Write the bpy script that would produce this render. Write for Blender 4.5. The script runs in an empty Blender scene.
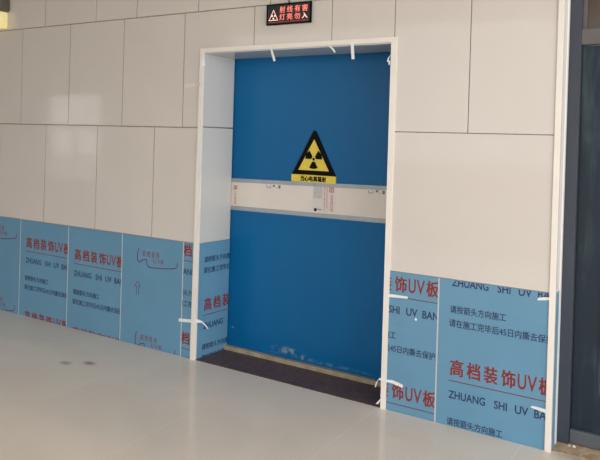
import bpy, bmesh, math, random
from mathutils import Vector, Matrix

random.seed(7)
C = bpy.data.collections.new('scene')
bpy.context.scene.collection.children.link(C)
sc = bpy.context.scene

# ------------------------------------------------------------------ materials
def new_mat(name):
    m = bpy.data.materials.new(name); m.use_nodes = True
    nt = m.node_tree; b = nt.nodes['Principled BSDF']
    return m, nt, b

def lin(c):
    return tuple(((v / 255) / 12.92) if v / 255 <= .04045 else (((v / 255) + .055) / 1.055) ** 2.4 for v in c)

def mat(name, rgb, rough=.4, spec=.5, metal=0, noise=0, nscale=8, bump=0, bscale=40, coat=0, emit=0, detail=4, rvar=0):
    """procedural paint: base colour with a soft noise mottling, optional bump and roughness variation"""
    m, nt, b = new_mat(name)
    N, L = nt.nodes, nt.links
    col = lin(rgb)
    tc = N.new('ShaderNodeTexCoord')
    nz = N.new('ShaderNodeTexNoise'); nz.inputs['Scale'].default_value = nscale; nz.inputs['Detail'].default_value = detail
    L.new(tc.outputs['Object'], nz.inputs['Vector'])
    rp = N.new('ShaderNodeValToRGB')
    rp.color_ramp.elements[0].position = .3; rp.color_ramp.elements[1].position = .7
    a = tuple(max(0, v * (1 - noise)) for v in col); z = tuple(min(1, v * (1 + noise)) for v in col)
    rp.color_ramp.elements[0].color = (*a, 1); rp.color_ramp.elements[1].color = (*z, 1)
    L.new(nz.outputs['Fac'], rp.inputs['Fac']); L.new(rp.outputs['Color'], b.inputs['Base Color'])
    b.inputs['Roughness'].default_value = rough
    b.inputs['Specular IOR Level'].default_value = spec
    b.inputs['Metallic'].default_value = metal
    b.inputs['Coat Weight'].default_value = coat
    b.inputs['Coat Roughness'].default_value = .08
    if rvar:
        mr = N.new('ShaderNodeMapRange'); mr.inputs['To Min'].default_value = max(.02, rough - rvar); mr.inputs['To Max'].default_value = rough + rvar
        L.new(nz.outputs['Fac'], mr.inputs['Value']); L.new(mr.outputs['Result'], b.inputs['Roughness'])
    if bump:
        n2 = N.new('ShaderNodeTexNoise'); n2.inputs['Scale'].default_value = bscale; n2.inputs['Detail'].default_value = 2
        L.new(tc.outputs['Object'], n2.inputs['Vector'])
        bp = N.new('ShaderNodeBump'); bp.inputs['Strength'].default_value = bump; bp.inputs['Distance'].default_value = .01
        L.new(n2.outputs['Fac'], bp.inputs['Height']); L.new(bp.outputs['Normal'], b.inputs['Normal'])
    if emit:
        L.new(rp.outputs['Color'], b.inputs['Emission Color']); b.inputs['Emission Strength'].default_value = emit
    return m

M = {}
M['panel'] = mat('white_uv_board', (213, 206, 200), rough=.07, noise=.02, nscale=1.6, bump=.05, bscale=2.5)
M['board_edge'] = mat('white_board_edge', (214, 210, 206), rough=.4, noise=.02)
M['film'] = mat('blue_film', (99, 148, 179), rough=.3, noise=.04, nscale=3, bump=.10, bscale=5, rvar=.05)
M['navy_ink'] = mat('navy_ink', (30, 50, 92), rough=.45, noise=.1, nscale=60)
M['red_ink'] = mat('red_ink', (134, 40, 28), rough=.45, noise=.12, nscale=60)
M['rule_ink'] = mat('brown_ink', (112, 58, 66), rough=.45, noise=.1, nscale=60)
M['violet_ink'] = mat('violet_ink', (98, 62, 96), rough=.45, noise=.1, nscale=60)
M['core'] = mat('mortar', (158, 146, 132), rough=.9, noise=.2, nscale=30)
M['trim'] = mat('ivory_trim', (238, 231, 222), rough=.28, noise=.03, nscale=6)
M['trim_white'] = mat('white_trim', (236, 234, 232), rough=.28, noise=.02, nscale=6)
M['reveal'] = mat('white_reveal_board', (200, 201, 200), rough=.12, noise=.02, nscale=2)
M['band'] = mat('white_band_film', (222, 214, 206), rough=.32, noise=.03, nscale=5, bump=.05, bscale=10)
M['steel'] = mat('brushed_rail', (160, 168, 174), rough=.42, metal=.3, noise=.08, nscale=20)
M['track'] = mat('dusty_track', (158, 146, 124), rough=.6, noise=.25, nscale=14)
M['black'] = mat('black_paint', (13, 12, 14), rough=.5, spec=.08, noise=.1, nscale=30)
M['ledbox'] = mat('black_sign_face', (22, 30, 28), rough=.35, noise=.1, nscale=30)
M['yellow'] = mat('sign_yellow', (226, 202, 70), rough=.4, noise=.04, nscale=20)
M['tape'] = mat('white_tape', (236, 236, 234), rough=.4, noise=.04, nscale=30)
M['cleartape'] = mat('cream_tape', (224, 215, 206), rough=.25, noise=.03, nscale=30)
M['led'] = mat('red_led', (236, 118, 106), rough=.4, noise=.05, nscale=80, emit=.5)
M['led_dim'] = mat('dim_red_led', (190, 50, 60), rough=.4, noise=.1, nscale=80, emit=.12)
M['led_white'] = mat('pale_led', (236, 190, 178), rough=.4, noise=.05, nscale=80, emit=.55)
M['frame_paint'] = mat('slate_paint', (56, 62, 74), rough=.5, noise=.06, nscale=5, bump=.03, bscale=30)
M['bar_paint'] = mat('grey_brown_paint', (96, 92, 92), rough=.5, noise=.06, nscale=6)
M['rail_paint'] = mat('dusty_slate_paint', (84, 90, 96), rough=.55, noise=.10, nscale=9, bump=.03, bscale=30)
M['dark_glass'] = mat('smoked_glass', (78, 68, 60), rough=.12, noise=.1, nscale=2)
M['plaster'] = mat('plaster', (226, 220, 212), rough=.9, noise=.05, nscale=60)
M['ceiling'] = mat('ceiling_paint', (205, 200, 194), rough=.9, noise=.03, nscale=3)
M['lampgrey'] = mat('lamp_housing', (92, 84, 78), rough=.5, noise=.08, nscale=20)
M['lampglow'] = mat('lamp_cover', (222, 208, 148), rough=.4, noise=.04, nscale=20, emit=.25)
M['label_paper'] = mat('label_paper', (214, 207, 203), rough=.4, noise=.03, nscale=30)
M['label_grey'] = mat('label_grey_print', (176, 178, 178), rough=.45, noise=.10, nscale=90)
M['label_pink'] = mat('label_red_print', (188, 96, 98), rough=.45, noise=.15, nscale=90)
M['mark'] = mat('grey_print', (112, 114, 116), rough=.45, noise=.2, nscale=90)
M['ground'] = mat('pavement', (176, 170, 160), rough=.8, noise=.12, nscale=1.5)
M['frame_alu'] = mat('aluminium', (190, 190, 190), rough=.4, metal=.4, noise=.04)

def door_mat():
    m, nt, b = new_mat('blue_door_paint')
    N, L = nt.nodes, nt.links
    tc = N.new('ShaderNodeTexCoord')
    nz = N.new('ShaderNodeTexNoise'); nz.inputs['Scale'].default_value = 1.4; nz.inputs['Detail'].default_value = 3
    L.new(tc.outputs['Object'], nz.inputs['Vector'])
    rp = N.new('ShaderNodeValToRGB')
    rp.color_ramp.elements[0].position = .3; rp.color_ramp.elements[1].position = .7
    rp.color_ramp.elements[0].color = (*lin((3, 94, 150)), 1); rp.color_ramp.elements[1].color = (*lin((5, 100, 156)), 1)
    L.new(nz.outputs['Fac'], rp.inputs['Fac'])
    # pale scuffs and dust with shapes of their own (object space, metres)
    base = rp.outputs['Color']
    sp = N.new('ShaderNodeTexNoise'); sp.inputs['Scale'].default_value = 26; sp.inputs['Detail'].default_value = 5
    L.new(tc.outputs['Object'], sp.inputs['Vector'])
    for (x, z, rx, rz, amt) in ((-2.44, .085, .17, .03, 1.0), (-2.36, .06, .06, .022, .9), (-2.93, .166, .012, .012, 1.0), (-2.2, .055, .5, .015, .35)):
        mp = N.new('ShaderNodeMapping')
        mp.inputs['Location'].default_value = (-x / rx, 0, -z / rz)
        mp.inputs['Scale'].default_value = (1 / rx, 0, 1 / rz)
        L.new(tc.outputs['Object'], mp.inputs['Vector'])
        ln = N.new('ShaderNodeVectorMath'); ln.operation = 'LENGTH'; L.new(mp.outputs['Vector'], ln.inputs[0])
        mr = N.new('ShaderNodeMapRange'); mr.inputs['From Min'].default_value = 1.0; mr.inputs['From Max'].default_value = .4
        L.new(ln.outputs['Value'], mr.inputs['Value'])
        n2 = N.new('ShaderNodeMapRange'); n2.inputs['From Min'].default_value = .46; n2.inputs['From Max'].default_value = .62
        L.new(sp.outputs['Fac'], n2.inputs['Value'])
        mu = N.new('ShaderNodeMath'); mu.operation = 'MULTIPLY'; L.new(mr.outputs['Result'], mu.inputs[0]); L.new(n2.outputs['Result'], mu.inputs[1])
        m2 = N.new('ShaderNodeMath'); m2.operation = 'MULTIPLY'; m2.inputs[1].default_value = amt * .55; L.new(mu.outputs[0], m2.inputs[0])
        mx = N.new('ShaderNodeMixRGB'); mx.inputs[2].default_value = (*lin((176, 172, 150)), 1)
        L.new(m2.outputs[0], mx.inputs[0]); L.new(base, mx.inputs[1]); base = mx.outputs[0]
    L.new(base, b.inputs['Base Color'])
    b.inputs['Roughness'].default_value = .28; b.inputs['Specular IOR Level'].default_value = .2
    n3 = N.new('ShaderNodeTexNoise'); n3.inputs['Scale'].default_value = 3; L.new(tc.outputs['Object'], n3.inputs['Vector'])
    bp = N.new('ShaderNodeBump'); bp.inputs['Strength'].default_value = .12; bp.inputs['Distance'].default_value = .01
    L.new(n3.outputs['Fac'], bp.inputs['Height']); L.new(bp.outputs['Normal'], b.inputs['Normal'])
    return m
M['door'] = door_mat()

def leaf_mat():
    """dark teal door paint with rubbed vertical dust streaks, denser in patches"""
    m, nt, b = new_mat('teal_paint')
    N, L = nt.nodes, nt.links
    tc = N.new('ShaderNodeTexCoord')
    mp = N.new('ShaderNodeMapping'); mp.inputs['Scale'].default_value = (26, 26, 3.2); L.new(tc.outputs['Object'], mp.inputs['Vector'])
    n1 = N.new('ShaderNodeTexNoise'); n1.inputs['Scale'].default_value = 1; n1.inputs['Detail'].default_value = 5; L.new(mp.outputs['Vector'], n1.inputs['Vector'])
    n2 = N.new('ShaderNodeTexNoise'); n2.inputs['Scale'].default_value = 4.5; n2.inputs['Detail'].default_value = 3; L.new(tc.outputs['Object'], n2.inputs['Vector'])
    m1 = N.new('ShaderNodeMapRange'); m1.inputs['From Min'].default_value = .46; m1.inputs['From Max'].default_value = .68; L.new(n1.outputs['Fac'], m1.inputs['Value'])
    m2 = N.new('ShaderNodeMapRange'); m2.inputs['From Min'].default_value = .42; m2.inputs['From Max'].default_value = .66; m2.inputs['To Max'].default_value = .24; L.new(n2.outputs['Fac'], m2.inputs['Value'])
    mu = N.new('ShaderNodeMath'); mu.operation = 'MULTIPLY'; L.new(m1.outputs['Result'], mu.inputs[0]); L.new(m2.outputs['Result'], mu.inputs[1])
    mx = N.new('ShaderNodeMixRGB'); mx.inputs[1].default_value = (*lin((24, 39, 51)), 1); mx.inputs[2].default_value = (*lin((96, 116, 126)), 1)
    L.new(mu.outputs[0], mx.inputs[0]); L.new(mx.outputs[0], b.inputs['Base Color'])
    b.inputs['Roughness'].default_value = .45; b.inputs['Specular IOR Level'].default_value = .35
    return m
M['leaf_paint'] = leaf_mat()

def floor_mat():
    m, nt, b = new_mat('polished_tile')
    N, L = nt.nodes, nt.links
    tc = N.new('ShaderNodeTexCoord')
    n1 = N.new('ShaderNodeTexNoise'); n1.inputs['Scale'].default_value = 1.1; n1.inputs['Detail'].default_value = 6; n1.inputs['Distortion'].default_value = 1.2
    L.new(tc.outputs['Object'], n1.inputs['Vector'])
    rp = N.new('ShaderNodeValToRGB')
    rp.color_ramp.elements[0].position = .3; rp.color_ramp.elements[1].position = .72
    rp.color_ramp.elements[0].color = (*lin((222, 212, 200)), 1); rp.color_ramp.elements[1].color = (*lin((232, 223, 211)), 1)
    L.new(n1.outputs['Fac'], rp.inputs['Fac'])
    sx = N.new('ShaderNodeSeparateXYZ'); L.new(tc.outputs['Object'], sx.inputs[0])
    base = rp.outputs['Color']
    for ax, off, w, amt in (('X', 2.43, .0045, .5), ('Y', .003, .003, .35)):
        ad = N.new('ShaderNodeMath'); ad.operation = 'ADD'; ad.inputs[1].default_value = off + 81.5 + .4075; L.new(sx.outputs[ax], ad.inputs[0])
        mo = N.new('ShaderNodeMath'); mo.operation = 'MODULO'; mo.inputs[1].default_value = .815; L.new(ad.outputs[0], mo.inputs[0])
        su = N.new('ShaderNodeMath'); su.operation = 'SUBTRACT'; su.inputs[1].default_value = .4075; L.new(mo.outputs[0], su.inputs[0])
        ab = N.new('ShaderNodeMath'); ab.operation = 'ABSOLUTE'; L.new(su.outputs[0], ab.inputs[0])
        lt = N.new('ShaderNodeMath'); lt.operation = 'LESS_THAN'; lt.inputs[1].default_value = w / 2; L.new(ab.outputs[0], lt.inputs[0])
        ml = N.new('ShaderNodeMath'); ml.operation = 'MULTIPLY'; ml.inputs[1].default_value = amt; L.new(lt.outputs[0], ml.inputs[0])
        mx = N.new('ShaderNodeMixRGB'); mx.inputs[2].default_value = (*lin((245, 241, 236)), 1)
        L.new(ml.outputs[0], mx.inputs[0]); L.new(base, mx.inputs[1]); base = mx.outputs[0]
    # two grey scuffs and the brown dust by the steel door
    for (x, y, rx, ry, col, amt) in ((-3.645, -.558, .075, .05, (96, 84, 76), .55), (-3.515, -.47, .075, .05, (84, 74, 68), .7), (-.50, .06, .28, .16, (150, 124, 98), .75)):
        mp = N.new('ShaderNodeMapping'); mp.inputs['Location'].default_value = (-x / rx, -y / ry, 0); mp.inputs['Scale'].default_value = (1 / rx, 1 / ry, 0)
        L.new(tc.outputs['Object'], mp.inputs['Vector'])
        ln = N.new('ShaderNodeVectorMath'); ln.operation = 'LENGTH'; L.new(mp.outputs['Vector'], ln.inputs[0])
        mr = N.new('ShaderNodeMapRange'); mr.interpolation_type = 'SMOOTHSTEP'
        mr.inputs['From Min'].default_value = 1.0; mr.inputs['From Max'].default_value = .0; mr.inputs['To Max'].default_value = amt
        L.new(ln.outputs['Value'], mr.inputs['Value'])
        mx = N.new('ShaderNodeMixRGB'); mx.inputs[2].default_value = (*lin(col), 1)
        L.new(mr.outputs['Result'], mx.inputs[0]); L.new(base, mx.inputs[1]); base = mx.outputs[0]
    L.new(base, b.inputs['Base Color'])
    b.inputs['Roughness'].default_value = .14
    b.inputs['Specular IOR Level'].default_value = .42
    return m
M['floor'] = floor_mat()

def stone_mat(name, a, z, scale, rough):
    m, nt, b = new_mat(name)
    N, L = nt.nodes, nt.links
    tc = N.new('ShaderNodeTexCoord')
    v = N.new('ShaderNodeTexVoronoi'); v.inputs['Scale'].default_value = scale
    L.new(tc.outputs['Object'], v.inputs['Vector'])
    nz = N.new('ShaderNodeTexNoise'); nz.inputs['Scale'].default_value = scale * .35; nz.inputs['Detail'].default_value = 8
    L.new(tc.outputs['Object'], nz.inputs['Vector'])
    mx = N.new('ShaderNodeMixRGB'); mx.inputs[0].default_value = .35
    L.new(nz.outputs['Fac'], mx.inputs[1]); L.new(v.outputs['Color'], mx.inputs[2])
    rp = N.new('ShaderNodeValToRGB'); rp.color_ramp.elements[0].position = .3; rp.color_ramp.elements[1].position = .75
    rp.color_ramp.elements[0].color = (*lin(a), 1); rp.color_ramp.elements[1].color = (*lin(z), 1)
    L.new(mx.outputs[0], rp.inputs['Fac']); L.new(rp.outputs['Color'], b.inputs['Base Color'])
    b.inputs['Roughness'].default_value = rough
    return m
M['sill'] = stone_mat('brown_granite', (76, 55, 55), (106, 84, 82), 60, .5)
M['dusty_sill'] = stone_mat('dusty_sill_stone', (158, 130, 104), (206, 182, 156), 40, .75)

# ------------------------------------------------------------------ geometry helpers
def add_box(bm, x0, x1, y0, y1, z0, z1, bevel=0):
    vs = [bm.verts.new((x, y, z)) for x in (x0, x1) for y in (y0, y1) for z in (z0, z1)]
    fs = [(0, 1, 3, 2), (4, 6, 7, 5), (0, 4, 5, 1), (2, 3, 7, 6), (0, 2, 6, 4), (1, 5, 7, 3)]
    faces = [bm.faces.new([vs[i] for i in f]) for f in fs]
    if bevel:
        es = list({e for f in faces for e in f.edges})
        bmesh.ops.bevel(bm, geom=es, offset=bevel, segments=2, affect='EDGES', profile=.7)

def box_bm(*a, bevel=0):
    bm = bmesh.new(); add_box(bm, *a, bevel=bevel); return bm

def add_prism(bm, pts, y0, y1):
    """extrude an (x, z) outline along y"""
    a = [bm.verts.new((x, y0, z)) for x, z in pts]; b = [bm.verts.new((x, y1, z)) for x, z in pts]
    n = len(pts)
    bm.faces.new(a[::-1]); bm.faces.new(b)
    for i in range(n): bm.faces.new((a[i], a[(i + 1) % n], b[(i + 1) % n], b[i]))

def prism_bm(pts, y0, y1):
    bm = bmesh.new(); add_prism(bm, pts, y0, y1); return bm

def add_tube(bm, pts, r, n=8):
    rings = []
    for i, p in enumerate(pts):
        p = Vector(p); d = (Vector(pts[min(i + 1, len(pts) - 1)]) - Vector(pts[max(i - 1, 0)])).normalized()
        u = d.orthogonal().normalized(); v = d.cross(u)
        rings.append([bm.verts.new(p + r * (math.cos(t) * u + math.sin(t) * v)) for t in [2 * math.pi * k / n for k in range(n)]])
    for a, b in zip(rings, rings[1:]):
        for k in range(n): bm.faces.new((a[k], a[(k + 1) % n], b[(k + 1) % n], b[k]))
    bm.faces.new(rings[0][::-1]); bm.faces.new(rings[-1])

def obj(name, bm, m, parent=None, origin=None):
    bmesh.ops.recalc_face_normals(bm, faces=bm.faces)
    me = bpy.data.meshes.new(name)
    if origin is not None: bmesh.ops.translate(bm, verts=bm.verts, vec=-Vector(origin))
    bm.to_mesh(me); bm.free()
    me.materials.append(m)
    o = bpy.data.objects.new(name, me); C.objects.link(o)
    if origin is not None: o.location = origin
    if parent:
        o.parent = parent
        w = world(parent); o.location = Vector(o.location) - w
    return o

def world(o):
    v = Vector((0, 0, 0))
    while o: v += Vector(o.location); o = o.parent
    return v

def tag(o, label, cat, group=None):
    o['label'] = label; o['category'] = cat
    if group: o['group'] = group
    return o

def struct(name, bm, m, parent=None):
    o = obj(name, bm, m, parent); o['kind'] = 'structure'; return o

# ------------------------------------------------------------------ lettering
_cache = {}
def glyphs(text, bold):
    key = (text, bold)
    if key not in _cache:
        cu = bpy.data.curves.new('t', 'FONT'); cu.body = text; cu.size = 1; cu.offset = bold; cu.resolution_u = 3
        to = bpy.data.objects.new('t', cu); sc.collection.objects.link(to)
        bpy.context.view_layer.update()
        me = bpy.data.meshes.new_from_object(to.evaluated_get(bpy.context.evaluated_depsgraph_get()))
        bpy.data.objects.remove(to); bpy.data.curves.remove(cu)
        vs = [v.co.copy() for v in me.vertices]; fs = [tuple(p.vertices) for p in me.polygons]
        bpy.data.meshes.remove(me)
        x0 = min(v.x for v in vs); x1 = max(v.x for v in vs); y0 = min(v.y for v in vs); y1 = max(v.y for v in vs)
        _cache[key] = ([((v.x - x0) / (x1 - x0), (v.y - y0) / (y1 - y0)) for v in vs], fs)
    return _cache[key]

def put(bm, text, x0, x1, z0, z1, bold=0, y=0):
    """letters fitted to the rectangle x0..x1, z0..z1 in the plane y = 0"""
    vs, fs = glyphs(text, bold)
    nv = [bm.verts.new((x0 + u * (x1 - x0), y, z0 + v * (z1 - z0))) for u, v in vs]
    for f in fs:
        try: bm.faces.new([nv[i] for i in f])
        except ValueError: pass

def heavy(bm, text, x0, x1, z0, z1, w=.0022):
    """bold letters: the same outline struck again a hair to each side"""
    for k, (dx, dz) in enumerate(((-w, 0), (w, 0), (0, w * .7), (0, -w * .7))): put(bm, text, x0 + w + dx, x1 - w + dx, z0 + w + dz, z1 - w + dz, y=-.00015 * k)

def rect(bm, x0, x1, z0, z1):
    bm.faces.new([bm.verts.new(p) for p in ((x0, 0, z0), (x1, 0, z0), (x1, 0, z1), (x0, 0, z1))])

def clip(bm, x0, x1, z0, z1):
    for co, no in (((x0, 0, 0), (-1, 0, 0)), ((x1, 0, 0), (1, 0, 0)), ((0, 0, z0), (0, 0, -1)), ((0, 0, z1), (0, 0, 1))):
        g = list(bm.verts) + list(bm.edges) + list(bm.faces)
        if g: bmesh.ops.bisect_plane(bm, geom=g, plane_co=co, plane_no=no, clear_outer=True)

def flat_to(bm, fn, thick=.0006):
    """give a flat print a real thickness towards the viewer, then place it with fn"""
    if not bm.faces: return False
    r = bmesh.ops.extrude_face_region(bm, geom=list(bm.faces))
    bmesh.ops.translate(bm, verts=[v for v in r['geom'] if isinstance(v, bmesh.types.BMVert)], vec=(0, -thick, 0))
    for v in bm.verts: v.co = fn(v.co)
    return True

# ------------------------------------------------------------------ the room
TOP = 3.2
XL, XR = -13.0, 3.0
struct('floor', box_bm(XL, XR, -5.4, 2.0, -.1, 0), M['floor'])
struct('ceiling', box_bm(XL, XR, -5.4, 2.0, TOP, TOP + .12), M['ceiling'])
w = bmesh.new()
add_box(w, XL, -3.012, .008, .32, 0, TOP); add_box(w, -3.012, -1.584, .008, .32, 2.125, TOP); add_box(w, -1.584, -.672, .008, .32, 0, TOP)
wall = struct('wall_back', w, M['core'])
w = bmesh.new(); add_box(w, .62, XR, .008, .32, 0, TOP); add_box(w, -.672, .62, .13, .32, 2.72, TOP)
struct('wall_right', w, M['plaster'])
struct('wall_left', box_bm(XL - .15, XL, -5.4, 2.0, 0, TOP), M['plaster'])
# the far side of the hall behind the photographer: wall with a window, then open to daylight
w = bmesh.new()
add_box(w, XL, -11.5, -5.4, -5.2, 0, TOP); add_box(w, -9.85, -6.9, -5.4, -5.2, 0, TOP)
add_box(w, -11.5, -9.85, -5.4, -5.2, 0, .55); add_box(w, -11.5, -9.85, -5.4, -5.2, 2.35, TOP)
struct('wall_front', w, M['plaster'])
w = bmesh.new()
for x0, x1, z0, z1 in ((-11.5, -11.42, .55, 2.35), (-9.93, -9.85, .55, 2.35), (-11.42, -9.93, .55, .63), (-11.42, -9.93, 2.27, 2.35), (-11.42, -9.93, 1.6, 1.66), (-10.71, -10.65, .63, 1.6)):
    add_box(w, x0, x1, -5.33, -5.26, z0, z1)
struct('window_1', w, M['frame_alu'])
struct('ground', box_bm(-40, 30, -45, -5.4, -.16, -.02), M['ground'])

# white UV boards on the wall, one mesh per board, dark open joints between them
G = .0026
def board(pts, y0=0.0, y1=.0085, par=None, m=None):
    bm = prism_bm(pts, y0, y1)
    cx = sum(p[0] for p in pts) / len(pts); cz = sum(p[1] for p in pts) / len(pts)
    t = Matrix.Rotation(math.radians(random.uniform(-.10, .10)), 4, 'Z') @ Matrix.Rotation(math.radians(random.uniform(-.10, .10)), 4, 'X')
    bmesh.ops.transform(bm, verts=bm.verts, matrix=Matrix.Translation((cx, 0, cz)) @ t @ Matrix.Translation((-cx, 0, -cz)))
    return obj('wall_panel', bm, m or M['panel'], par or wall)

def rects(xs, z0, z1):
    for a, b in zip(xs, xs[1:]):
        g = G + (.0012 if a < -3 else 0)
        board([(a + g, z0 + g), (b - g, z0 + g), (b - g, z1 - g), (a + g, z1 - g)])

left = [XL + .02] + [-12.4 + .6 * k for k in range(12)]
rects(left + [-5.24, -4.64, -4.03, -3.435, -3.030], .8, 1.6)
rects(left[:-1] + [-5.57, -4.97, -4.37, -3.77, -3.172], 1.6, 2.4)
g = .004
board([(-3.172 + g, 1.6 + g), (-3.030, 1.6 + g), (-3.030, 2.138), (-2.573 - g, 2.138), (-2.573 - g, 2.4 - g), (-3.172 + g, 2.4 - g)])
rects([-2.573, -1.994, -1.578], 2.135, 2.4)
board([(-1.565, 1.6 + G), (-1.133 - G, 1.6 + G), (-1.133 - G, 2.4 - G), (-1.578 + G, 2.4 - G), (-1.578 + G, 2.138), (-1.565, 2.138)])
rects([-1.133, -.684], 1.6, 2.4)
rects([-1.567, -.684], .8, 1.6)
rects(left[:-1] + [-5.885, -5.285, -4.685, -4.08, -3.643, -3.053, -2.45, -1.85, -1.25, -.684], 2.4, TOP)

# boards lining the doorway; the left side wall is a little out of square
def splay(y): return .004 + .026 * max(0, y) / .32
for z0, z1 in ((.8, 1.602), (1.608, 2.108)):
    bm = box_bm(-3.012, -3.002, .005, .32, z0 + .002, z1)
    for v in bm.verts:
        if v.co.x > -3.005: v.co.x += splay(v.co.y)
    obj('reveal_panel', bm, M['reveal'], wall)
    obj('reveal_panel', box_bm(-1.594, -1.584, .005, .32, z0 + .002, z1), M['reveal'], wall)
obj('reveal_panel', box_bm(-1.594, -1.584, .005, .32, 0, .8), M['film'], wall)
obj('soffit_panel', box_bm(-3.012, -1.584, .005, .32, 2.108, 2.125), M['reveal'], wall)
# return of the wall end beside the steel door
obj('end_panel', box_bm(-.672, -.6575, .004, .128, .8, TOP), M['trim_white'], wall)
obj('end_panel', box_bm(-.672, -.658, .004, .128, .0, .8), M['film'], wall)

# white trims
w = bmesh.new()
add_prism(w, [(-3.037, 0), (-2.990, 0), (-2.997, 2.145), (-3.022, 2.145)], -.007, .002); add_prism(w, [(-1.594, 0), (-1.563, 0), (-1.560, 2.145), (-1.591, 2.145)], -.007, .002)
add_box(w, -2.997, -1.591, -.007, .002, 2.116, 2.145)
door_trim = struct('trim_1', w, M['trim'])
w = bmesh.new(); add_box(w, -2.9985, -2.9945, -.0075, .012, 0, 2.118); add_box(w, -1.5955, -1.5915, -.0075, .03, 0, 2.118)
obj('trim_lip', w, M['trim_white'], door_trim)
w = bmesh.new()
add_box(w, -.686, -.655, -.007, .002, 0, TOP, bevel=.002); add_box(w, -.6625, -.655, -.005, .012, 0, TOP)
struct('trim_2', w, M['trim'])
struct('trim_3', box_bm(-.664, -.654, .106, .137, 0, TOP, bevel=.0015), M['trim_white'])
# brown stone threshold in two slabs, and the dusty sill of the steel door
th = struct('trim_4', box_bm(-3.0, -2.4325, .001, .36, -.05, .004, bevel=.001), M['sill'])
obj('threshold_slab', box_bm(-2.4295, -1.594, .001, .36, -.05, .004, bevel=.001), M['sill'], th)
struct('trim_5', box_bm(-.652, .62, .02, .30, -.05, .003, bevel=.001), M['dusty_sill'])

# ------------------------------------------------------------------ blue lead-lined door
YD = .330
dr = struct('door_1', box_bm(-3.2, -1.4, YD, YD + .05, .012, 2.25, bevel=.004), M['door'])
def slant(x0, x1, zl0, zr0, zl1, zr1, y0, y1):
    return prism_bm([(x0, zl0), (x1, zr0), (x1, zr1), (x0, zl1)], y0, y1)
X0, X1 = -3.01, -1.58
obj('white_band', slant(X0, X1, 1.032, 1.040, 1.228, 1.252, YD - .003, YD + .002), M['band'], dr)
obj('steel_rail', slant(X0, X1, 1.216, 1.238, 1.243, 1.264, YD - .007, YD + .001), M['steel'], dr)
obj('steel_rail', slant(X0, X1, 1.015, 1.028, 1.044, 1.056, YD - .007, YD + .001), M['steel'], dr)
tr = obj('bottom_track', box_bm(-2.992, -1.605, .292, .326, .004, .034, bevel=.004), M['track'], dr)
def print_marks(lst):
    bm = bmesh.new()
    for x0, x1, z0, z1 in lst: rect(bm, x0, x1, z0, z1)
    return bm
for cx, cz in ((-2.6, 1.209), (-1.81, 1.2235)):
    bm = print_marks([(cx - .065, cx - .061, cz - .013, cz + .004), (cx - .061, cx - .030, cz - .015, cz - .011), (cx - .032, cx - .028, cz - .012, cz + .004), (cx - .012, cx + .006, cz - .006, cz + .008), (cx + .034, cx + .052, cz - .014, cz + .008), (cx + .012, cx + .018, cz - .014, cz - .008)])
    flat_to(bm, lambda p: Vector((p.x, YD - .003 + p.y, p.z)))
    obj('printed_marks', bm, M['mark'], dr)
bm = bmesh.new()   # illegible vertical red print at the left end of the band
random.seed(3)
rect(bm, -2.951, -2.923, 1.165, 1.172); rect(bm, -2.951, -2.946, 1.165, 1.192); rect(bm, -2.928, -2.923, 1.165, 1.192); rect(bm, -2.951, -2.923, 1.186, 1.192); rect(bm, -2.94, -2.934, 1.165, 1.19)
z = 1.150
while z > 1.065:
    for dx in (0, .007): rect(bm, -2.943 + dx, -2.943 + dx + random.uniform(.003, .006), z - random.uniform(.004, .008), z)
    z -= .0105
flat_to(bm, lambda p: Vector((p.x, YD - .003 + p.y, p.z)))
obj('red_print', bm, M['label_pink'], dr)

# label stuck on the band under the warning sign
st = tag(obj('label_sticker', box_bm(-2.285, -2.112, YD - .0045, YD - .003, 1.058, 1.2455), M['label_paper'], origin=(-2.2, YD - .003, 1.058)),
         'small pale label with grey and red print stuck on the white door band', 'label')
def lab(name, bm, m, thick=.0005):
    flat_to(bm, lambda p: Vector((p.x, YD - .0045 + p.y, p.z)), thick); return obj(name, bm, m, st)
random.seed(11)
bm = bmesh.new()
z = 1.243
while z > 1.150:
    x = -2.279
    while x < -2.215:
        l = random.uniform(.012, .03); rect(bm, x, min(x + l, -2.212), z - .007, z - .001); x += l + .003
    z -= .0085
lab('grey_print', bm, M['label_grey'])
bm = bmesh.new(); rect(bm, -2.272, -2.252, 1.062, 1.082); rect(bm, -2.249, -2.215, 1.074, 1.078); lab('black_mark', bm, M['black'])
bm = bmesh.new()
rect(bm, -2.158, -2.126, 1.222, 1.228); rect(bm, -2.158, -2.153, 1.195, 1.228); rect(bm, -2.131, -2.126, 1.195, 1.228); rect(bm, -2.158, -2.126, 1.195, 1.201); rect(bm, -2.147, -2.137, 1.206, 1.217)
for x, zt, zb in ((-2.197, 1.238, 1.075), (-2.178, 1.225, 1.085), (-2.146, 1.182, 1.070), (-2.136, 1.175, 1.066)):
    z = zt
    while z > zb:
        h = random.uniform(.004, .011); rect(bm, x, x + random.uniform(.004, .008), z - h, z); z -= h + .003
lab('red_print', bm, M['label_pink'])

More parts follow.
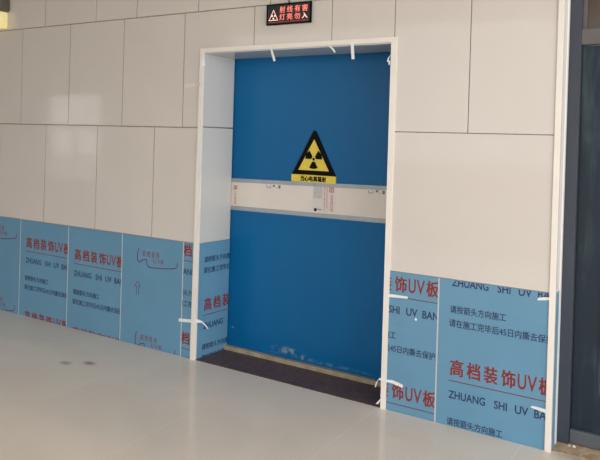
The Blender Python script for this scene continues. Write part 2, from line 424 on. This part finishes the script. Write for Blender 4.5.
# ------------------------------------------------------------------ warning triangle on the door
YS = YD - .008
ws = bpy.data.objects.new('warning_sign', None); C.objects.link(ws); ws.location = (-2.283, YS, 1.25)
tag(ws, 'yellow and black radiation warning triangle with text plate on the blue door', 'sign')
ax, az, bz, hw = -2.284, 1.602, 1.302, .171
obj('backing', prism_bm([(ax - hw, bz), (ax + hw, bz), (ax + .008, az), (ax - .008, az)], YS, YD - .0005), M['black'], ws)
def tri(s, cz):   # equilateral-like inner outline
    return [(ax - hw * s, cz + (bz - cz) * s), (ax + hw * s, cz + (bz - cz) * s), (ax, cz + (az - cz) * s)]
czz = bz + (az - bz) * .345
obj('yellow_field', prism_bm(tri(.70, czz), YS - .001, YS), M['yellow'], ws)
bm = bmesh.new(); tcx, tcz, R0, R1 = ax, bz + .108, .017, .066
for k in range(3):
    a0 = math.radians(30 + 120 * k - 90 + 60 - 30); 
    c = math.radians((-90, 30, 150)[k]); pts = []
    n = 10
    for i in range(n + 1): t = c - math.radians(30) + math.radians(60) * i / n; pts.append((tcx + R1 * math.cos(t), tcz + R1 * math.sin(t)))
    for i in range(n, -1, -1): t = c - math.radians(30) + math.radians(60) * i / n; pts.append((tcx + R0 * math.cos(t), tcz + R0 * math.sin(t)))
    add_prism(bm, pts, YS - .002, YS - .001)
add_prism(bm, [(tcx + .010 * math.cos(t), tcz + .010 * math.sin(t)) for t in [2 * math.pi * k / 16 for k in range(16)]], YS - .002, YS - .001)
obj('trefoil', bm, M['black'], ws)
obj('text_plate', box_bm(ax - .173, ax + .173, YS - .001, YD - .0005, 1.253, 1.302), M['yellow'], ws)
bm = bmesh.new()
for i, ch in enumerate('当心电离辐射'): heavy(bm, ch, ax - .100 + i * .0335, ax - .100 + i * .0335 + .0325, 1.258, 1.297, .0018)
flat_to(bm, lambda p: Vector((p.x, YS - .001 + p.y, p.z)))
obj('plate_lettering', bm, M['black'], ws)

# ------------------------------------------------------------------ LED sign above the door
YL = -.02
led = bpy.data.objects.new('led_sign', None); C.objects.link(led); led.location = (-2.283, 0, 2.26)
tag(led, 'black light-up sign with red Chinese characters mounted above the blue door', 'sign')
obj('housing', box_bm(-2.445, -2.122, YL, 0, 2.262, 2.385, bevel=.003), M['ledbox'], led)
obj('bezel', (lambda b: (add_box(b, -2.449, -2.118, YL - .002, YL + .012, 2.382, 2.389), add_box(b, -2.449, -2.118, YL - .002, YL + .012, 2.258, 2.265), add_box(b, -2.449, -2.442, YL - .002, YL + .012, 2.258, 2.389), add_box(b, -2.125, -2.118, YL - .002, YL + .012, 2.258, 2.389), b)[-1])(bmesh.new()), M['black'], led)
def ledp(name, bm, m):
    flat_to(bm, lambda p: Vector((p.x, YL + p.y, p.z))); return obj(name, bm, m, led)
bm = bmesh.new()
xs = [-2.350, -2.294, -2.238, -2.183]
for i, ch in enumerate('射线有害'): heavy(bm, ch, xs[i], xs[i] + .042, 2.331, 2.373, .0005)
for i, ch in enumerate('灯亮勿'): heavy(bm, ch, xs[i], xs[i] + .042, 2.285, 2.325, .0005)
ledp('red_characters', bm, M['led'])
bm = bmesh.new(); heavy(bm, '入', xs[3], xs[3] + .042, 2.286, 2.322, .0014); ledp('pale_character', bm, M['led_white'])
bm = bmesh.new()
ox, oz, s = -2.396, 2.310, .036
o3 = [(ox - s, oz - .024), (ox + s, oz - .024), (ox, oz + .046)]; i3 = [(ox + (x - ox) * .82, oz + (z - oz) * .82) for x, z in o3]
for k in range(3): bm.faces.new([bm.verts.new((x, 0, z)) for x, z in (o3[k], o3[(k + 1) % 3], i3[(k + 1) % 3], i3[k])])
for k in range(3):
    c = math.radians((-90, 30, 150)[k]); pts = [(ox + .016 * math.cos(c + math.radians(d)), oz + .016 * math.sin(c + math.radians(d))) for d in (-30, -10, 10, 30)]
    bm.faces.new([bm.verts.new((x, 0, z)) for x, z in [(ox + .003 * math.cos(c), oz + .003 * math.sin(c))] + pts])
ledp('radiation_symbol', bm, M['led_white'])
bm = bmesh.new(); random.seed(5); x = -2.425
while x < -2.140:
    l = random.uniform(.003, .007); rect(bm, x, x + l, 2.271 + random.uniform(0, .002), 2.277 + random.uniform(0, .002)); x += l + random.choice((.003, .003, .008))
ledp('small_print', bm, M['led_dim'])
bm = bmesh.new(); add_tube(bm, [(-2.285, -.014, 2.384), (-2.285, -.014, 2.392), (-2.286, -.012, 2.41), (-2.287, -.008, 2.5), (-2.287, -.008, TOP - .002)], .0035)
led.location = (-2.283, 0, 2.26); obj('power_cable', bm, M['black'], led); led.location = (-2.2985, 0, 2.266)

# ------------------------------------------------------------------ blue film-covered boards along the foot of the wall
P = .612
def sheet_prints(x0, T, lo, hi):
    """the repeating print of the film: red headline, rule, navy caption, two navy lines; clipped to the cut of the board"""
    res = []
    def line(name, ink, lo_z, hi_z, draw):
        if hi_z < .003 or lo_z > .797: return
        bm = bmesh.new(); draw(bm); clip(bm, lo, hi, .003, .797); res.append((name, bm, ink))
    for k in range(-1, 3):
        t = T + P * k
        def head(bm):
            for ch, dx in (('高', 0), ('档', .092), ('装', .184), ('饰', .277)): heavy(bm, ch, x0 + dx, x0 + dx + .075, t - .089, t + .003)
            put(bm, 'U', x0 + .362, x0 + .405, t - .083, t - .003, bold=.014); put(bm, 'V', x0 + .410, x0 + .459, t - .083, t - .003, bold=.014)
            heavy(bm, '板', x0 + .466, x0 + .541, t - .089, t + .003)
        line('headline_print', 'red_ink', t - .088, t, head)
        line('rule_line', 'rule_ink', t - .12, t - .114, lambda bm: rect(bm, x0 - .006, x0 + .60, t - .1195, t - .1145))
        for wd, a, b in (('ZHUANG', -.004, .197), ('SHI', .244, .312), ('UV', .352, .420), ('BAN', .449, .545)):
            line('caption_print', 'navy_ink', t - .2135, t - .170, lambda bm: put(bm, wd, x0 + a, x0 + b, t - .2135, t - .170, bold=.02))
        line('notice_print', 'navy_ink', t - .360, t - .317, lambda bm: heavy(bm, '请按箭头方向施工', x0 - .01, x0 + .293, t - .360, t - .317, .0007))
        line('notice_print', 'navy_ink', t - .436, t - .392, lambda bm: heavy(bm, '请在施工完毕后45日内撕去保护膜', x0 - .013, x0 + .571, t - .436, t - .392, .0007))
    return res

EDGE = .0042
def film_board(lo, hi, label, prints, edges=(1, 1), reveal=False):
    """a board whose front stands at y = 0 (or, in the doorway, at x = -3.002)"""
    fl, fh = lo + EDGE * edges[0], hi - EDGE * edges[1]
    if reveal:
        fn = lambda p: Vector((-3.002 - p.y + splay(p.x), p.x, p.z))
    else:
        fn = lambda p: Vector(p)
    def place(bm):
        for v in bm.verts: v.co = fn(v.co)
        return bm
    bd = box_bm(lo + .0004, hi - .0004, 0.0, .0078, .001, .799)
    root = obj('film_covered_board', place(bd), M['board_edge'], origin=fn(Vector(((lo + hi) / 2, .004, 0))))
    tag(root, label, 'wall panel', 'blue film-covered boards along the foot of the wall')
    film = obj('protective_film', place(box_bm(fl, fh, -.001, -.0001, .001, .7995)), M['film'], root)
    for nm, bm, m in prints(fl, fh):
        if flat_to(bm, lambda p: fn(Vector((p.x, p.y - .001, p.z))), .0004): obj(nm, bm, M[m], film)
        else: bm.free()
    return root, film

def picture_side(x0, T):
    """the other half of the film: red words between two thin swash lines, an arrow pointing up"""
    def f(lo, hi):
        out = []
        for k in range(-1, 3):
            t = T + P * k
            red, ln, arrow = bmesh.new(), bmesh.new(), bmesh.new()
            for i, ch in enumerate('高档装饰'): put(red, ch, x0 + .211 + i * .044, x0 + .211 + i * .044 + .032, t - .052 - .006 * i * 0, t - .008)
            for i, ch in enumerate('UV板'): put(red, ch, x0 + .320 + i * .036, x0 + .320 + i * .036 + .027, t - .088, t - .056)
            def stroke(pts, w, ln=ln):
                for (ax_, az_), (bx_, bz_) in zip(pts, pts[1:]):
                    d = Vector((bx_ - ax_, 0, bz_ - az_)).normalized(); n_ = Vector((-d.z, 0, d.x)) * w / 2
                    e = d * w * .3
                    A, B = Vector((ax_, 0, az_)) - e, Vector((bx_, 0, bz_)) + e
                    ln.faces.new([ln.verts.new(q) for q in (A - n_, B - n_, B + n_, A + n_)])
            stroke([(x0 + .170, t + .0), (x0 + .160, t - .04), (x0 + .161, t - .085), (x0 + .178, t - .098), (x0 + .196, t - .094), (x0 + .214, t - .078), (x0 + .250, t - .072)], .008)
            stroke([(x0 + .252, t - .072), (x0 + .254, t - .100), (x0 + .268, t - .122), (x0 + .30, t - .126), (x0 + .40, t - .120), (x0 + .52, t - .105), (x0 + .545, t - .092), (x0 + .548, t - .062)], .0075)
            # outlined arrow
            a = x0 + .170; s_ = t - .310
            stroke([(a, s_ + .07), (a - .028, s_ + .035), (a - .011, s_ + .035), (a - .011, s_ - .03)], .005, arrow)
            stroke([(a, s_ + .07), (a + .028, s_ + .035), (a + .011, s_ + .035), (a + .011, s_ - .03)], .005, arrow)
            for nm, bm, m in (('slogan_print', red, 'red_ink'), ('swash_line', ln, 'violet_ink'), ('arrow_print', arrow, 'violet_ink')):
                clip(bm, lo, hi, .003, .797); out.append((nm, bm, m))
        return out
    return f

film_board(-5.53, -4.93, 'blue film-covered board at the left edge of the picture, with thin curved line print', picture_side(-5.53, .735), edges=(1, 1))
film_board(-4.93, -4.328, 'blue film-covered board with red headline, the second board from the left edge of the picture', lambda a, b: sheet_prints(-4.85, .660, a, b))
film_board(-4.328, -3.728, 'blue film-covered board with red headline, the third board from the left edge of the picture', lambda a, b: sheet_prints(-4.25, .630, a, b))
film_board(-3.728, -3.128, 'blue film-covered board with an outlined arrow, red words and swash lines, left of the doorway', picture_side(-3.728, .708))
film_board(-3.128, -3.034, 'narrow strip of blue film-covered board touching the left trim of the doorway', lambda a, b: sheet_prints(-3.217, .178, a, b), edges=(1, 0))
film_board(.004, .322, 'blue film-covered board inside the doorway, on its left side wall beside the blue door', lambda a, b: sheet_prints(.074, .410, a, b), edges=(0, 0), reveal=True)
r_, f_ = film_board(-1.565, -1.268, 'narrow blue film-covered board just right of the doorway trim', lambda a, b: sheet_prints(-1.808, .774 - P, a, b), edges=(0, 1))
bm = bmesh.new(); rect(bm, -1.403, -1.390, .541, .555); bmesh.ops.bevel(bm, geom=list(bm.verts), offset=.004, affect='VERTICES'); flat_to(bm, lambda p: Vector((p.x, p.y - .001, p.z)))
o = obj('white_dot', bm, M['trim_white'], f_); o['label'] = 'small white spot on the film'
film_board(-1.268, -.684, 'wide blue film-covered board between the narrow board and the steel door', lambda a, b: sheet_prints(-1.191, .366, a, b), edges=(1, 0))
# the same boards go on along the hall beyond the picture
for k in range(12):
    a, b = -5.53 - .6 * (k + 1), -5.53 - .6 * k
    obj('wall_panel', box_bm(a + .003, b - .003, -.001, .0085, .001, .799), M['film'], wall)

# ------------------------------------------------------------------ loose white tape strips on the trims
def ribbon(pts, wv, thick=.0012):
    """strip along pts; wv = full-width vector per point (or one for all)"""
    bm = bmesh.new(); n = len(pts)
    W = [Vector(v) for v in wv] if isinstance(wv[0], (tuple, list)) else [Vector(wv)] * n
    rows = []
    for i, p in enumerate(pts):
        p = Vector(p); d = (Vector(pts[min(i + 1, n - 1)]) - Vector(pts[max(i - 1, 0)])).normalized()
        nn = d.cross(W[i]).normalized() * thick / 2
        rows.append([bm.verts.new(q) for q in (p - W[i] / 2 - nn, p + W[i] / 2 - nn, p + W[i] / 2 + nn, p - W[i] / 2 + nn)])
    for a, b in zip(rows, rows[1:]):
        for k in range(4): bm.faces.new((a[k], a[(k + 1) % 4], b[(k + 1) % 4], b[k]))
    bm.faces.new(rows[0][::-1]); bm.faces.new(rows[-1])
    return bm
def tape(label, pts, wv, m='tape'):
    return tag(obj('tape_strip', ribbon(pts, wv), M[m], origin=pts[0]), label, 'tape', 'tape strips on the door trims')
F_ = -.0085
tape('white tape strip across the left door trim with its end drooping into the doorway',
     [(-3.151, -.0027, .252), (-3.10, -.0027, .256), (-3.045, -.0035, .262), (-3.036, F_, .264), (-2.994, F_, .270), (-2.975, .000, .272), (-2.955, .012, .268), (-2.935, .022, .250), (-2.915, .032, .222)],
     [(0, 0, .022)] * 6 + [(.006, 0, .010), (.008, 0, .006), (.006, 0, .004)])
tape('white tape strip low on the right door trim, curling over into the doorway',
     [(-1.462, -.0035, .156), (-1.49, -.004, .163), (-1.53, -.004, .169), (-1.558, F_, .169), (-1.604, F_, .170), (-1.616, -.004, .160), (-1.627, .0, .142), (-1.635, .004, .112)],
     [(0, 0, .019)] * 3 + [(0, 0, .013)] * 2 + [(.005, 0, .008), (.008, 0, .004), (.007, 0, .002)])
tape('short white tape scrap at the foot of the right door trim', [(-1.583, F_, .068), (-1.597, F_, .050), (-1.609, -.004, .034), (-1.620, .0, .018)], [(.010, 0, .004), (.012, 0, .006), (.016, 0, .006), (.018, 0, .003)])
tape('white tape strip on blue film halfway up the lower right door trim', [(-1.572, F_, .658), (-1.559, -.0075, .659), (-1.535, -.0034, .660), (-1.448, -.0034, .663)], [(0, 0, .017)] * 3 + [(0, 0, .012)])
tape('upper white tape strip on the wall end trim beside the steel door', [(-.742, -.0034, .762), (-.70, -.0034, .770), (-.689, -.0075, .772), (-.668, F_, .774)], [(.004, 0, .014), (0, 0, .016), (0, 0, .014), (0, 0, .013)])
tape('lower white tape strip on the wall end trim beside the steel door', [(-.757, -.0034, .208), (-.72, -.0034, .205), (-.69, -.0075, .203), (-.667, F_, .203)], [(.008, 0, .010), (.0, 0, .016), (0, 0, .019), (0, 0, .018)])
tape('white tape end hanging from the top trim of the doorway, left of centre', [(-2.430, F_, 2.125), (-2.428, F_, 2.110), (-2.421, -.006, 2.085), (-2.413, -.002, 2.060), (-2.407, .0, 2.036)], [(.012, 0, 0), (.014, 0, 0), (.016, 0, .003), (.018, 0, .003), (.015, 0, .002)])
tape('white tape end hanging straight down from the top trim, near its right corner', [(-1.847, F_, 2.128), (-1.846, F_, 2.111), (-1.844, -.006, 2.07), (-1.841, -.003, 2.027)], (.020, 0, 0))
tape('thin frayed tape thread under the top trim, in the middle of the doorway', [(-2.008, F_, 2.114), (-1.998, -.006, 2.108), (-1.982, -.002, 2.095), (-1.968, .003, 2.073)], [(.004, 0, .004), (.006, 0, .006), (.007, 0, .007), (.009, 0, .005)])
tape('crumpled tape scrap at the upper right inside corner of the doorway', [(-1.597, F_, 2.040), (-1.608, -.006, 2.028), (-1.616, -.004, 2.010), (-1.604, -.006, 2.003), (-1.603, -.008, 1.985)], [(.008, 0, .006), (.010, 0, .006), (.010, 0, .008), (.010, 0, .006), (.008, 0, .004)])
tape('short tape scrap at the upper left inside corner of the doorway', [(-3.010, F_, 2.078), (-2.998, F_, 2.066), (-2.988, -.003, 2.045), (-2.984, .0, 2.022)], [(.004, 0, .012), (.010, 0, .012), (.018, 0, .008), (.016, 0, .004)])
tape('cream tape strip on the white wall, left of the upper left door trim', [(-3.160, -.0015, 1.888), (-3.06, -.0015, 1.896), (-3.04, -.006, 1.897), (-3.012, F_, 1.899)], (0, 0, .026), m='cleartape')

# ------------------------------------------------------------------ dark steel door at the right
YF = .140
d2 = struct('door_2', box_bm(-.667, -.597, YF, YF + .12, .003, 2.72, bevel=.003), M['frame_paint'])
obj('frame_post', box_bm(.55, .62, YF, YF + .12, .003, 2.72, bevel=.003), M['frame_paint'], d2)
obj('frame_head', box_bm(-.597, .55, YF, YF + .12, 2.65, 2.72, bevel=.003), M['frame_paint'], d2)
obj('transom_bar', box_bm(-.597, .55, YF + .004, YF + .11, 2.073, 2.152, bevel=.003), M['bar_paint'], d2)
obj('transom_glass', box_bm(-.580, .55, YF + .05, YF + .06, 2.152, 2.65), M['dark_glass'], d2)
obj('glazing_bead', box_bm(-.597, -.577, YF + .025, YF + .09, 2.152, 2.65, bevel=.003), M['bar_paint'], d2)
lf = obj('door_leaf', box_bm(-.594, .547, YF + .035, YF + .08, .008, 2.068, bevel=.003), M['leaf_paint'], d2)
obj('bottom_rail', box_bm(-.594, .547, YF + .012, YF + .035, .008, .078, bevel=.003), M['rail_paint'], lf)
bm = bmesh.new()
for z0, z1 in ((.27, 1.0), (1.12, 1.95)):
    for a in ((-.470, .42, z0, z0 + .022), (-.470, .42, z1 - .022, z1), (-.470, -.448, z0 + .022, z1 - .022), (.398, .42, z0 + .022, z1 - .022)):
        add_box(bm, a[0], a[1], YF + .028, YF + .0355, a[2], a[3], bevel=.002)
obj('panel_moulding', bm, M['leaf_paint'], lf)

# plaster crumbs in front of the steel door
def crumb(x, y, r, label):
    bm = bmesh.new(); bmesh.ops.create_icosphere(bm, subdivisions=2, radius=r)
    for v in bm.verts: v.co *= random.uniform(.75, 1.15); v.co.z *= .55
    z0 = min(v.co.z for v in bm.verts)
    for v in bm.verts: v.co += Vector((x, y, .003 - z0))
    tag(obj('plaster_crumb', bm, M['plaster'], origin=(x, y, .003)), label, 'debris', 'plaster crumbs by the steel door')
random.seed(21)
crumb(-.588, .118, .008, 'left one of the white plaster crumbs at the foot of the steel door')
crumb(-.566, .115, .010, 'right one of the white plaster crumbs at the foot of the steel door')

# wall lamp at the left edge
wl = bpy.data.objects.new('wall_lamp', None); C.objects.link(wl); wl.location = (-5.25, 0, 2.42)
tag(wl, 'pale yellow wall lamp with dark top at the upper left edge of the picture', 'lamp')
obj('housing', box_bm(-5.36, -5.150, -.10, -.001, 2.555, 2.72, bevel=.02), M['lampgrey'], wl)
obj('lamp_shade', box_bm(-5.34, -5.168, -.09, -.004, 2.41, 2.555, bevel=.025), M['lampglow'], wl)

# ------------------------------------------------------------------ light: overcast daylight from the open side
wd = bpy.data.worlds.new('daylight'); sc.world = wd; wd.use_nodes = True
nt = wd.node_tree; bg = nt.nodes['Background']
bg.inputs['Color'].default_value = (1.0, .988, .97, 1); bg.inputs['Strength'].default_value = .92

def area(name, loc, rot, sx, sy, power, col):
    l = bpy.data.lights.new(name, 'AREA'); l.shape = 'RECTANGLE'; l.size = sx; l.size_y = sy; l.energy = power; l.color = col
    o = bpy.data.objects.new(name, l); C.objects.link(o); o.location = loc; o.rotation_euler = rot
    return o

# ------------------------------------------------------------------ camera
area('added_right_daylight', (4.6, -3.0, 1.7), (math.radians(90), 0, math.radians(72)), 4.5, 2.9, 112, (1.0, .985, .96))  # added area light standing in for daylight from the right; no window here
cam = bpy.data.cameras.new('camera'); co = bpy.data.objects.new('camera', cam); C.objects.link(co)
R = Vector((0.849858, 0.526198, 0.029287)); U = Vector((-0.028656, -0.009351, 0.999546)); Fw = Vector((-0.526233, 0.850311, -0.007131))
mw = Matrix(((R.x, U.x, -Fw.x, 0), (R.y, U.y, -Fw.y, -3.5497), (R.z, U.z, -Fw.z, 1.54123), (0, 0, 0, 1)))
co.matrix_world = mw
cam.sensor_fit = 'HORIZONTAL'; cam.sensor_width = 36; cam.lens = 668.706 / 600 * 36
cam.shift_y = -(230 - 143.997) / 600
cam.clip_start = .05
sc.camera = co

sc.view_settings.view_transform = 'Standard'; sc.view_settings.look = 'None'; sc.view_settings.gamma = 1
sc.view_settings.use_curve_mapping = False
sc.view_settings.exposure = .88
